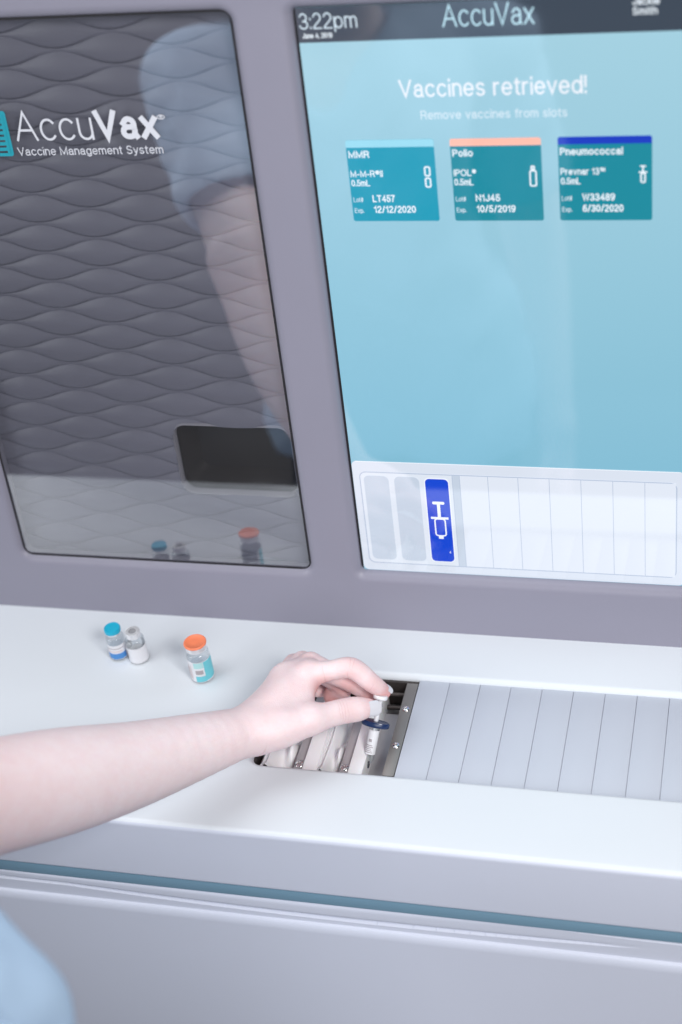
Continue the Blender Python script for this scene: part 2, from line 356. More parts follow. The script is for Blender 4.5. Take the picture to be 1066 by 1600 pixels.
# embossed wave panel behind the glass, with the pick-up window
WX0, WX1, WY0, WY1 = -0.2290, -0.1168, 0.1350, 0.2085
LC, PV, A = 0.0990, 0.0136, 0.0054
def wave_h(u, v):
    # curves y_k = k*PV + (-1)^k A cos(2 pi (u-u0)/L)
    c = A*np.cos(2*np.pi*(u+0.2160)/LC); t = (v-0.4198-PV/2)
    best = np.zeros_like(u)
    for par in (0, 1):
        # bands whose lower curve has parity par
        sgn = 1 if par == 0 else -1
        k = np.floor((t - sgn*c)/(2*PV)-par*0.5)*2+par
        lo = k*PV+sgn*c; hi = (k+1)*PV-sgn*c
        sep = np.maximum(hi-lo, 1e-4); s = (t-lo)/sep
        inside = (s >= 0) & (s <= 1)
        s_ = np.clip(s, 0, 1)
        prof = np.minimum(s_/0.06, 1.0)**0.8*(0.62*(1-s_)**1.4+0.48*np.sin(np.pi*s_)**0.8)
        best = np.where(inside, prof*np.minimum(sep/0.0242, 1)**0.85, best)
    return 0.0056*best
us = np.arange(uGL-.006, uGR+.0061, 0.0018); vs_ = np.arange(vGB-.006, vGT+.0061, 0.00085)
U, V = np.meshgrid(us, vs_); H = wave_h(U, V)
w0 = -0.0165
c, s = math.cos(TH), math.sin(TH); Wd = w0+H
verts = np.stack([U, YP+V*s-Wd*c, V*c+Wd*s], -1).reshape(-1, 3)
nu, nv = len(us), len(vs_)
idx = np.arange(nu*nv).reshape(nv, nu)
quads = np.stack([idx[:-1, :-1], idx[:-1, 1:], idx[1:, 1:], idx[1:, :-1]], -1).reshape(-1, 4)
cu = (U[:-1, :-1]+U[1:, 1:])/2; cv = (V[:-1, :-1]+V[1:, 1:])/2
def in_rr(x, y, x0, y0, x1, y1, r):
    dx = np.maximum(np.maximum(x0+r-x, x-(x1-r)), 0); dy = np.maximum(np.maximum(y0+r-y, y-(y1-r)), 0)
    return (dx*dx+dy*dy <= r*r) & (x > x0) & (x < x1) & (y > y0) & (y < y1)
keep = ~in_rr(cu, cv, WX0, WY0, WX1, WY1, 0.012).reshape(-1)
me = bpy.data.meshes.new('wave_panel'); me.from_pydata(verts.tolist(), [], quads[keep].tolist()); me.materials.append(M['wave']); me.update(); me.shade_smooth()
wave = link('wave_panel', me, mach)
pb = PB()
outer = rrect(WX0-.0018, WY0-.0018, WX1+.0018, WY1+.0018, .0136, 8); mid = rrect(WX0-.0004, WY0-.0004, WX1+.0004, WY1+.0004, .0124, 8); inn = rrect(WX0+.0006, WY0+.0006, WX1-.0006, WY1-.0006, .0114, 8); k = len(outer)
rings = [(outer, w0-.001), (outer, w0+.0022), (mid, w0+.0034), (inn, w0+.0022), (inn, w0-.006)]
vv = [(x, y, ww) for pts, ww in rings for x, y in pts]
ff = [(j*k+i, j*k+(i+1) % k, (j+1)*k+(i+1) % k, (j+1)*k+i) for j in range(len(rings)-1) for i in range(k)]
pb.add(vv, ff, M['rim']); pb.build('window_rim', wave, PT, ang=60)
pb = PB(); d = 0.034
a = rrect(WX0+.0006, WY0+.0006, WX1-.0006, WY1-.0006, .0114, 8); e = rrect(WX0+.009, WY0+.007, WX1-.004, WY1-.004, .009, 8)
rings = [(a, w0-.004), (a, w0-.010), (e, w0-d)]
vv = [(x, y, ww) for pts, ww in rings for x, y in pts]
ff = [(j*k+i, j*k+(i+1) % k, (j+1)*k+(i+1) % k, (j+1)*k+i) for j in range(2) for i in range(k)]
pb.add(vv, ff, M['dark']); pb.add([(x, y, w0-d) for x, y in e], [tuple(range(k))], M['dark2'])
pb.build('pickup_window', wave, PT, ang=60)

# touchscreen
E_ = {}
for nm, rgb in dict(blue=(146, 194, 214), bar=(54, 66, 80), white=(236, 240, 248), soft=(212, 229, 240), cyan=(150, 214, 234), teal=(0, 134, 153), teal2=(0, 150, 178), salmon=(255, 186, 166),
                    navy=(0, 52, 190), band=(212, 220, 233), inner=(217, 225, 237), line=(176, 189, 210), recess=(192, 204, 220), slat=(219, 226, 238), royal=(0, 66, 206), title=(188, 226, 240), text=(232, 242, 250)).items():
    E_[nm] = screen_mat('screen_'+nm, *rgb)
ws = -0.0065
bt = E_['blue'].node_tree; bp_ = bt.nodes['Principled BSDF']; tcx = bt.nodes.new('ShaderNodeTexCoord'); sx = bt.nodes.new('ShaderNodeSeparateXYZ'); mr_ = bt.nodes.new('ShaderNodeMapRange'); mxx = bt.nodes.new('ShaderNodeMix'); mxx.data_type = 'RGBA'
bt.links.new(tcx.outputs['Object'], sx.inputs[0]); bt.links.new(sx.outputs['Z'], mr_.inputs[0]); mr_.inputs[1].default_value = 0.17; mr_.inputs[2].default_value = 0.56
mxx.inputs[6].default_value = srgb(124, 182, 205); mxx.inputs[7].default_value = srgb(158, 202, 218)   # paler top from viewing angle and reflection, painted into the emission
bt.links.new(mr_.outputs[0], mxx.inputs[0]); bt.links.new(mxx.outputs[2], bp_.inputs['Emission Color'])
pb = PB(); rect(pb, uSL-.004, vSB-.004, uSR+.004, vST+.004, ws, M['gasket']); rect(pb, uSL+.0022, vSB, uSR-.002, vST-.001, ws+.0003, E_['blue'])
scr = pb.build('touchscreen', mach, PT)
pb = PB(); l1 = ws+.0006; l2 = ws+.0009; l3 = ws+.0012
rect(pb, uSL+.0022, 0.5578, uSR-.002, vST-.001, l1, E_['bar'])
put_text(pb, '3:22pm', -0.0590, -0.0140, 0.5682, 0.0122, E_['soft'], l2, 0.085)
put_text(pb, 'June 4, 2019', -0.0575, -0.0342, 0.5612, 0.0040, E_['text'], l2, 0.16)
put_text(pb, 'AccuVax', 0.0512, 0.1192, 0.5662, 0.0168, E_['title'], l2, 0.075)
put_text(pb, 'Jackie', 0.1902, 0.2093, 0.5773, 0.0056, E_['text'], l2, 0.15)
put_text(pb, 'Smith', 0.1902, 0.2078, 0.5702, 0.0056, E_['text'], l2, 0.15)
pb.build('status_bar', scr, PT)
pb = PB()
put_text(pb, 'Vaccines retrieved!', 0.0135, 0.1560, 0.5131, 0.0140, E_['white'], l1, 0.115)
put_text(pb, 'Remove vaccines from slots', 0.0288, 0.1412, 0.4955, 0.0070, E_['soft'], l1, 0.125)
pb.build('screen_heading', scr, PT)

def seg(pb, x0, y0, x1, y1, t, w, m):
    dx, dy = x1-x0, y1-y0; L = math.hypot(dx, dy) or 1; nx, ny = -dy/L*t/2, dx/L*t/2
    pb.add([(x0+nx, y0+ny, w), (x0-nx, y0-ny, w), (x1-nx, y1-ny, w), (x1+nx, y1+ny, w)], [(0,1,2,3)], m)
def card(u0, u1, barm, bodym, name, brand, lot, exp, wn, wb, wl, we, icon):
    pb = PB(); v0, v1 = 0.4115, 0.4797; vb = v1-.0060; r = .0018
    body = rrect(u0, v0, u1, v1, r, 4)
    poly(pb, body, l1, bodym)
    top = [(u1, vb), *rrect(u0, v0, u1, v1, r, 4)[5:15], (u0, vb)]
    poly(pb, top, l2, barm)
    T = E_['text']
    put_text(pb, name, u0+.0015, u0+.0015+wn, 0.4651, 0.0060, T, l2, 0.17)
    put_text(pb, brand, u0+.0015, u0+.0015+wb, 0.4492, 0.0055, T, l2, 0.15)
    put_text(pb, '0.5mL', u0+.0015, u0+.0165, 0.4415, 0.0055, T, l2, 0.15)
    put_text(pb, 'Lot#', u0+.0018, u0+.0097, 0.4281, 0.0040, E_['soft'], l2, 0.12)
    put_text(pb, 'Exp.', u0+.0018, u0+.0094, 0.4188, 0.0040, E_['soft'], l2, 0.12)
    put_text(pb, lot, u0+.0176, u0+.0176+wl, 0.4279, 0.0060, T, l2, 0.165)
    put_text(pb, exp, u0+.0178, u0+.0178+we, 0.4187, 0.0060, T, l2, 0.165)
    if icon == 'two':
        for y0 in (0.4398, 0.4491):
            ring(pb, u0+.0612, y0, u0+.0664, y0+.0086, .0018, .0013, l2, T, 4)
    elif icon == 'vial':
        ring(pb, u0+.0606, 0.4400, u0+.0664, 0.4535, .0016, .0012, l2, T, 4)
        ring(pb, u0+.0618, 0.4535, u0+.0652, 0.4572, .0010, .0012, l2+.00015, T, 4)
    else:
        c = u0+.0639
        ring(pb, c-.0021, 0.4420, c+.0021, 0.4505, .0018, .0012, l2, T, 4)
        seg(pb, c-.0032, .4508, c+.0032, .4508, .0012, l2+.0001, T); seg(pb, c, .4510, c, .4550, .0013, l2, T); seg(pb, c-.0022, .4556, c+.0022, .4556, .0012, l2, T)
    return pb.build('vaccine_card', scr, PT)
card(-0.0334, 0.0372, E_['cyan'], E_['teal2'], 'MMR', 'M-M-R®II', 'LT457', '12/12/2020', .0168, .0262, .0180, .0342, 'two')
card(0.0499, 0.1204, E_['salmon'], E_['teal'], 'Polio', 'IPOL®', 'N1J45', '10/5/2019', .0160, .0176, .0192, .0307, 'vial')
card(0.1332, 0.2039, E_['navy'], E_['teal'], 'Pneumococcal', 'Prevnar 13™', 'W33489', '6/30/2020', .0474, .0340, .0249, .0310, 'syr')

pb = PB()
poly(pb, rrect(uSL+.0024, vSB+.0004, uSR-.0022, 0.1818, .005), l1, E_['band'])
seg(pb, uSL+.006, 0.1815, uSR-.006, 0.1815, .0007, l1+.00015, E_['white'])
poly(pb, rrect(-0.0545, 0.0712, 0.2245, 0.1708, .006), l2, E_['inner'])
ring(pb, -0.0548, 0.0709, 0.2248, 0.1711, .0063, .0010, l2+.00015, E_['line'])
for x in (-0.0508, -0.0229): poly(pb, rrect(x, 0.0755, x+.0228, 0.1670, .005), l3, E_['recess'])
poly(pb, rrect(0.0042, 0.0755, 0.0269, 0.1668, .0045), l3-.0001, E_['white'])
poly(pb, rrect(0.0051, 0.0764, 0.0260, 0.1659, .004), l3+.0001, E_['royal'])
rect(pb, 0.0296, 0.0720, 0.0366, 0.1702, l3, E_['recess'])
rect(pb, 0.0366, 0.0720, 0.2235, 0.1702, l3, E_['slat'])
for x in (0.0300, 0.0366, 0.0617, 0.0883, 0.1156, 0.1430, 0.1703, 0.1975): rect(pb, x-.00028, 0.0716, x+.00028, 0.1704, l3+.00012, E_['line'])
T = E_['white']; l4 = l3+.0003
ring(pb, 0.0104, 0.1045, 0.0211, 0.1240, .0030, .0013, l4, T)
rect(pb, 0.0076, 0.1232, 0.0237, 0.1256, l4+.0001, T); rect(pb, 0.0141, 0.1256, 0.0170, 0.1398, l4, T); poly(pb, rrect(0.0101, 0.1392, 0.0211, 0.1422, .0012), l4+.0001, T); rect(pb, 0.0134, 0.1018, 0.0178, 0.1048, l4+.0001, T)
put_text(pb, '4', 0.0220, 0.0235, 0.0858, 0.0028, T, l4, 0.12)
pb.build('slot_diagram', scr, PT)

# white counter slab with the tray opening
b = 0.0055
YF = -0.0788; SX0, SX1 = -0.1285, 0.285; SY0, SY1 = 0.0, 0.1195
me = curve_plate([rrect(-0.78+b, YF+b, 0.40-b, 0.36-b, 0.012), rrect(SX0-b, SY0-b, SX1+b, SY1+b, 0.010+b)], 0.0315, b, 10)
mesh_fn(me, lambda x, y, z: (x, y, z-0.037))
me.materials.append(M['white']); me.materials.append(M['drawer'])
for p in me.polygons:
    if p.normal.y < -0.80 and p.center.y < YF+0.006: p.material_index = 1
smooth(me, 40); counter = link('counter', me, mach)
# raised soft rim round the closed end of the tray opening
pb = PB()
n = 40; path = []
for i in range(n+1):
    t = math.radians(95+ (180)*i/n*0.55); path.append((SX0+.016+.019*math.cos(t), SY1-.016+.019*math.sin(t)))
vv = []; m_ = 10
for i, (x, y) in enumerate(path):
    p2 = path[min(i+1, n)]; p1 = path[max(i-1, 0)]; dx, dy = p2[0]-p1[0], p2[1]-p1[1]; L_ = math.hypot(dx, dy); nx, ny = -dy/L_, dx/L_
    k_ = math.sin(math.pi*i/n)**0.5
    for j in range(m_):
        a = math.pi*j/(m_-1); vv.append((x+nx*.005*math.cos(a), y+ny*.005*math.cos(a), -.0015+.0045*math.sin(a)*k_))
ff = [(i*m_+j, i*m_+j+1, (i+1)*m_+j+1, (i+1)*m_+j) for i in range(n) for j in range(m_-1)]
pb.add(vv, ff, M['white']); pb.build('opening_rim', counter, ang=60)

# roller shutter over the closed bays
pb = PB(); P = 0.028
for i in range(11):
    x0 = i*P+.00012; x1 = (i+1)*P-.00012
    if x0 > SX1+.01: break
    pb.box((x0, -0.012, -0.0085), (x1, 0.132, -0.0045), M['slat'])
pb.build('roller_shutter', mach, bevel=0.00045)
pb = PB(); pb.box((0.001, -0.010, -0.0115), (SX1+.008, 0.131, -0.0087), M['bezel']); pb.build('shutter_backing', mach)
# open tray bays
pb = PB()
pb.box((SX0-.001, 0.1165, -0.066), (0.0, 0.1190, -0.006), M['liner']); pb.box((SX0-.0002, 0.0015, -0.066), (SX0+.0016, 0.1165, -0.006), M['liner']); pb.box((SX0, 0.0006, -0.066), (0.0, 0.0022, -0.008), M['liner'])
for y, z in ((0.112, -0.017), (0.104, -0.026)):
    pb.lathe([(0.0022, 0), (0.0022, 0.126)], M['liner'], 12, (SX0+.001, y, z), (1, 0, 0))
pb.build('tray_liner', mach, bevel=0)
pb = PB(); pb.box((SX0+.002, 0.0025, -0.040), (0.004, 0.116, -0.034), M['tray'])
pb.box((-0.0345, 0.0025, -0.034), (-0.0115, 0.096, -0.026), M['tray']); tray = pb.build('tray_floor', mach, bevel=0.001)
def screw(x, y, z, parent, r=.0034):
    pb = PB(); pb.lathe([(r, 0), (r, .0008), (r*.8, .0016), (r*.45, .0019), (r*.42, .0009), (0, .0009)], M['screwm'], 20, (x, y, z)); pb.box((x-r*.4, y-r*.07, z+.0009), (x+r*.4, y+r*.07, z+.0016), M['screwm'])
    return pb.build('screw', parent)
pb = PB(); pb.box((-0.0112, 0.0025, -0.034), (-0.0006, 0.1160, -0.0052), M['steel']); strip = pb.build('metal_strip', mach, bevel=0.0006)
screw(-0.0058, 0.038, -0.0054, strip); screw(-0.0058, 0.083, -0.0054, strip)
for x in (-0.0425, -0.0835):
    pb = PB(); pb.box((x, 0.0025, -0.034), (x+.0130, 0.114, -0.0070), M['cradle']); dv = pb.build('tray_divider', mach, bevel=0.0012)
    pb = PB(); pb.box((x-.0090, 0.0025, -0.034), (x-.0003, 0.114, -0.0110), M['tray']); st = pb.build('metal_strip', mach, bevel=0.0005)
    screw(x-.0045, 0.0125, -0.0112, st, .0042)
# white moulded cradles in the two left bays
def cradle(x0, x1):
    nx, ny = 46, 60; xs = np.linspace(x0, x1, nx); ys = np.linspace(0.003, 0.104, ny); X, Y = np.meshgrid(xs, ys)
    t = (X-x0)/(x1-x0); sy = Y/0.104
    g = lambda v, m, s_: np.exp(-((v-m)/s_)**2)
    Z = -0.026 + 0.019*g(t, 0.24, 0.26)*(1-0.25*g(sy, .5, .3)) + 0.017*g(t, 0.80, 0.16)*(g(sy, 0.30, 0.13)+.9*g(sy, 0.85, 0.1)) - 0.004*g(t, .2, .05) + 0.004*g(sy, 0.02, .06)
    vs = np.stack([X, Y, Z], -1).reshape(-1, 3); idx = np.arange(nx*ny).reshape(ny, nx)
    q = np.stack([idx[:-1, :-1], idx[:-1, 1:], idx[1:, 1:], idx[1:, :-1]], -1).reshape(-1, 4)
    me = bpy.data.meshes.new('syringe_cradle'); me.from_pydata(vs.tolist(), [], q.tolist()); me.materials.append(M['cradle']); me.update(); me.shade_smooth()
    return link('syringe_cradle', me, mach)
cradle(-0.0725, -0.0512); cradle(-0.1262, -0.0925)

# teal trim and the drawer front with its finger groove
pb = PB(); pb.box((-0.775, YF+.0036, -0.0895), (0.395, 0.20, -0.0738), M['teal']); pb.build('trim_stripe', mach, bevel=0.0008)
zs = np.concatenate([np.linspace(-0.0899, -0.140, 150), np.linspace(-0.145, -0.90, 40)]); xs = np.linspace(-0.775, 0.395, 520)
X, Z = np.meshgrid(xs, zs); wv = -0.0899-Z
fade = np.clip((0.225-X)/0.30, 0, 1); fade = fade*fade*(3-2*fade)
cr = np.maximum(0.0215-0.0075*((X+0.04)/0.25)**2, 0.0135)
Dp = 0.0042
ql = np.clip(wv/(cr-0.0015), 0, 1); lip = -0.0025-0.0045*np.abs(2*ql-1)**4
q_ = np.clip((wv-0.0290)/0.0100, 0, 1); step = -Dp*(1-np.sqrt(np.clip(1-(1-q_)**2, 0, 1)))
left = np.where(wv < cr-0.0015, lip, np.where(wv < cr+0.0018, -0.024, step))
off = fade*left+(1-fade)*step
off -= 0.022*np.clip((X-0.06)/0.12, 0, 1)*(wv < 0.0012+0.004*np.clip((X-0.1)/0.12, 0, 1))
Y = YF+0.002-off
vs = np.stack([X, Y, Z], -1).reshape(-1, 3); ny, nx = X.shape; idx = np.arange(nx*ny).reshape(ny, nx)
q = np.stack([idx[:-1, :-1], idx[1:, :-1], idx[1:, 1:], idx[:-1, 1:]], -1).reshape(-1, 4)
me = bpy.data.meshes.new('drawer_front'); me.from_pydata(vs.tolist(), [], q.tolist()); me.materials.append(M['drawer']); me.update(); me.shade_smooth(); link('drawer_front', me, mach)
pb = PB(); pb.box((-0.77, YF+.03, -0.95), (0.39, 0.80, -0.0905), M['cabinet']); pb.build('base_cabinet', mach, bevel=0.004)

# ------------------------------------------------------------------ vials
def vial(name, loc, label, r, hb, neck, cap, kind, face):
    """r body radius, hb shoulder height, neck (radius, top), cap radius; face: angle the label's seam looks away from"""
    t = thing(name, loc, label, 'vial'); o = loc
    nr, nt_ = neck
    prof = [(0, .0012), (r*.55, .0010), (r*.8, .0002), (r*.95, .0008), (r, .0028), (r, hb*.93), (r*.985, hb)]
    for i in range(1, 8):
        a = i/8*math.pi/2; prof.append((nr+(r-nr)*math.cos(a)*.985, hb+(r-nr)*.75*math.sin(a)))
    prof += [(nr, hb+(r-nr)*.8), (nr, nt_-.0005), (nr*1.22, nt_), (nr*1.22, nt_+.0030)]
    pb = PB(); pb.lathe(prof, M['vialglass'], 56, o, cap=False); pb.build('glass_body', t, ang=50)
    z0 = nt_-.0006; cr = nr*1.22+.0006
    pb = PB(); pb.lathe([(cr*.86, z0-.0006), (cr, z0), (cr, z0+.0048), (cr*.96, z0+.0056), (cr*.80, z0+.0058), (cr*.50, z0+.0056)], M['alu'], 48, o, cap=False)
    pb.build('crimp_collar', t, ang=50)
    if kind == 'bare':
        pb = PB(); pb.lathe([(cr*.55, z0+.0030), (cr*.55, z0+.0052), (cr*.2, z0+.0054), (0, z0+.0050)], M['stopper'], 32, o, cap=False); pb.build('rubber_stopper', t)
    else:
        m = M['bluecap'] if kind == 'blue' else M['orangecap']; z = z0+.0054; h = .0046 if kind == 'blue' else .0024
        if kind == 'blue': z -= .0034
        pb = PB(); pb.lathe([(cap*.9, z), (cap, z+.0006), (cap, z+h*.75), (cap*.95, z+h), (cap*.86, z+h*1.02), (cap*.84, z+h*.93), (cap*.25, z+h*.90), (0, z+h*.94)], m, 56, o, cap=False)
        pb.build('flip_cap', t, ang=50)
    rl = r+.00015
    def patch(pb, a0, a1, z0, z1, m, k=0.0):
        pb.lathe([(rl+k, z0), (rl+k, z1)], m, 28, o, a0=math.radians(face+a0), a1=math.radians(face+a1), cap=False)
    pb = PB()
    if kind == 'blue':
        patch(pb, -95, 100, hb*.10, hb*.80, M['label']); patch(pb, -80, 62, hb*.12, hb*.40, M['lblue'], .0001)
        patch(pb, -70, 40, hb*.47, hb*.53, M['lpink'], .0001); patch(pb, -70, 50, hb*.62, hb*.66, M['lgrey'], .0001)
        for i in range(4): patch(pb, 66, 92-6*(i % 2), hb*(.16+.14*i), hb*(.19+.14*i), M['lgrey'], .0001)
    elif kind == 'bare':
        patch(pb, -150, 150, hb*.06, hb*.80, M['label'])
        for i in range(4): patch(pb, -78, -52, hb*(.28+.1*i), hb*(.31+.1*i), M['lgrey'], .0001)
    else:
        patch(pb, -110, 110, hb*.06, hb*.86, M['label']); patch(pb, -28, 20, hb*.62, hb*.84, M['lpale'], .0001); patch(pb, 22, 96, hb*.10, hb*.84, M['lteal'], .0001); patch(pb, -28, 24, hb*.08, hb*.30, M['lteal'], .00012)
        patch(pb, -24, 14, hb*.38, hb*.54, M['lgrey'], .0001)
        for i in range(5): patch(pb, -86+i*9, -82+i*9, hb*.14, hb*(.7-.06*(i % 2)), M['lpink'], .0001)
    pb.build('paper_label', t)
    pb = PB()
    if kind == 'bare': pb.lathe([(0, .0016), (r*.90, .0016), (r*.90, hb*.45), (0, hb*.5)], M['powder'], 40, o, cap=False); pb.build('powder', t)
    else: pb.lathe([(0, .0016), (r*.9, .0016), (r*.9, hb*.55), (0, hb*.55)], M['liquid'], 40, o, cap=False); pb.build('clear_liquid', t)
    return t
FA = -72   # towards the camera
vial('vaccine_vial', (-0.2935, 0.1205, 0), 'small glass vial with a bright blue flip cap and blue label band', .0087, .0245, (.0052, .0300), .0079, 'blue', FA)
vial('vaccine_vial', (-0.2725, 0.1185, 0), 'small glass vial with a bare silver aluminium top and white label', .0093, .0245, (.0054, .0300), .0076, 'bare', FA)
vial('vaccine_vial', (-0.2030, 0.1010, 0), 'taller glass vial with an orange flip cap and teal label', .0108, .0310, (.0075, .0365), .0106, 'orange', FA)

# ------------------------------------------------------------------ syringe, held at its plunger
tipP, topP = Vector((-0.0302, 0.0221, -0.0200)), Vector((-0.0193, 0.0565, 0.0340))
ax = (topP-tipP).normalized()
sy = thing('syringe', tuple(tipP), 'glass syringe with navy finger flange held in the hand over the open tray', 'syringe')
LT = (topP-tipP).length
zf = LT*0.60
pb = PB(); pb.lathe([(.0018, .004), (.0032, .0065), (.0047, .0085), (.0047, zf)], M['vialglass'], 32, tipP, ax, cap=False); barrel = pb.build('glass_barrel', sy, ang=50)
pb = PB(); pb.lathe([(.00482, .014), (.00482, zf-.003)], M['label'], 28, tipP, ax, a0=math.radians(-200), a1=math.radians(60), cap=False)
for i in range(5): pb.lathe([(.00492, .0155+i*.0016), (.00492, .0163+i*.0016)], M['lgrey'], 12, tipP, ax, a0=math.radians(-150+8*(i % 2)), a1=math.radians(-60-10*(i % 3)), cap=False)
pb.lathe([(.00492, .0255), (.00492, .0280)], M['lgrey'], 12, tipP, ax, a0=math.radians(-120), a1=math.radians(-85), cap=False)
pb.build('paper_label', barrel)
pb = PB(); pb.lathe([(0, .0005), (.0015, .0006), (.0018, .0014), (.0018, .0040), (.0012, .0050), (.0012, .0065)], M['blackrub'], 24, tipP, ax, cap=False); pb.build('tip_cap', sy)
q = Vector((0, 0, 1)).rotation_difference(ax)
# oval finger flange
pb = PB(); n = 40; vv = []
sx = Vector((1, 0.12, 0)); sx = (sx-ax*sx.dot(ax)).normalized(); sy_ = ax.cross(sx)
for rr, zz in ((0.5, 0), (.95, 0), (1, .0009), (1, .0036), (.94, .0046), (.2, .0048)):
    for i in range(n):
        a = 2*math.pi*i/n; vv.append(tipP+ax*(zf+zz)+sx*(.0125*rr*math.cos(a))+sy_*(.0068*rr*math.sin(a)))
ff = [(j*n+i, j*n+(i+1) % n, (j+1)*n+(i+1) % n, (j+1)*n+i) for j in range(5) for i in range(n)]
pb.add(vv, ff, M['navy']); pb.build('finger_flange', sy, ang=50)
pb = PB(); zt = LT
pb.lathe([(.0033, .020), (.0033, .023), (.0021, .0235), (.0021, zt-.001), (.0056, zt-.0012), (.0063, zt-.0006), (.0063, zt+.0014), (.0057, zt+.0022), (0, zt+.0023)], M['plunger'], 36, tipP, ax, cap=False)
pb.build('plunger', sy, ang=50)

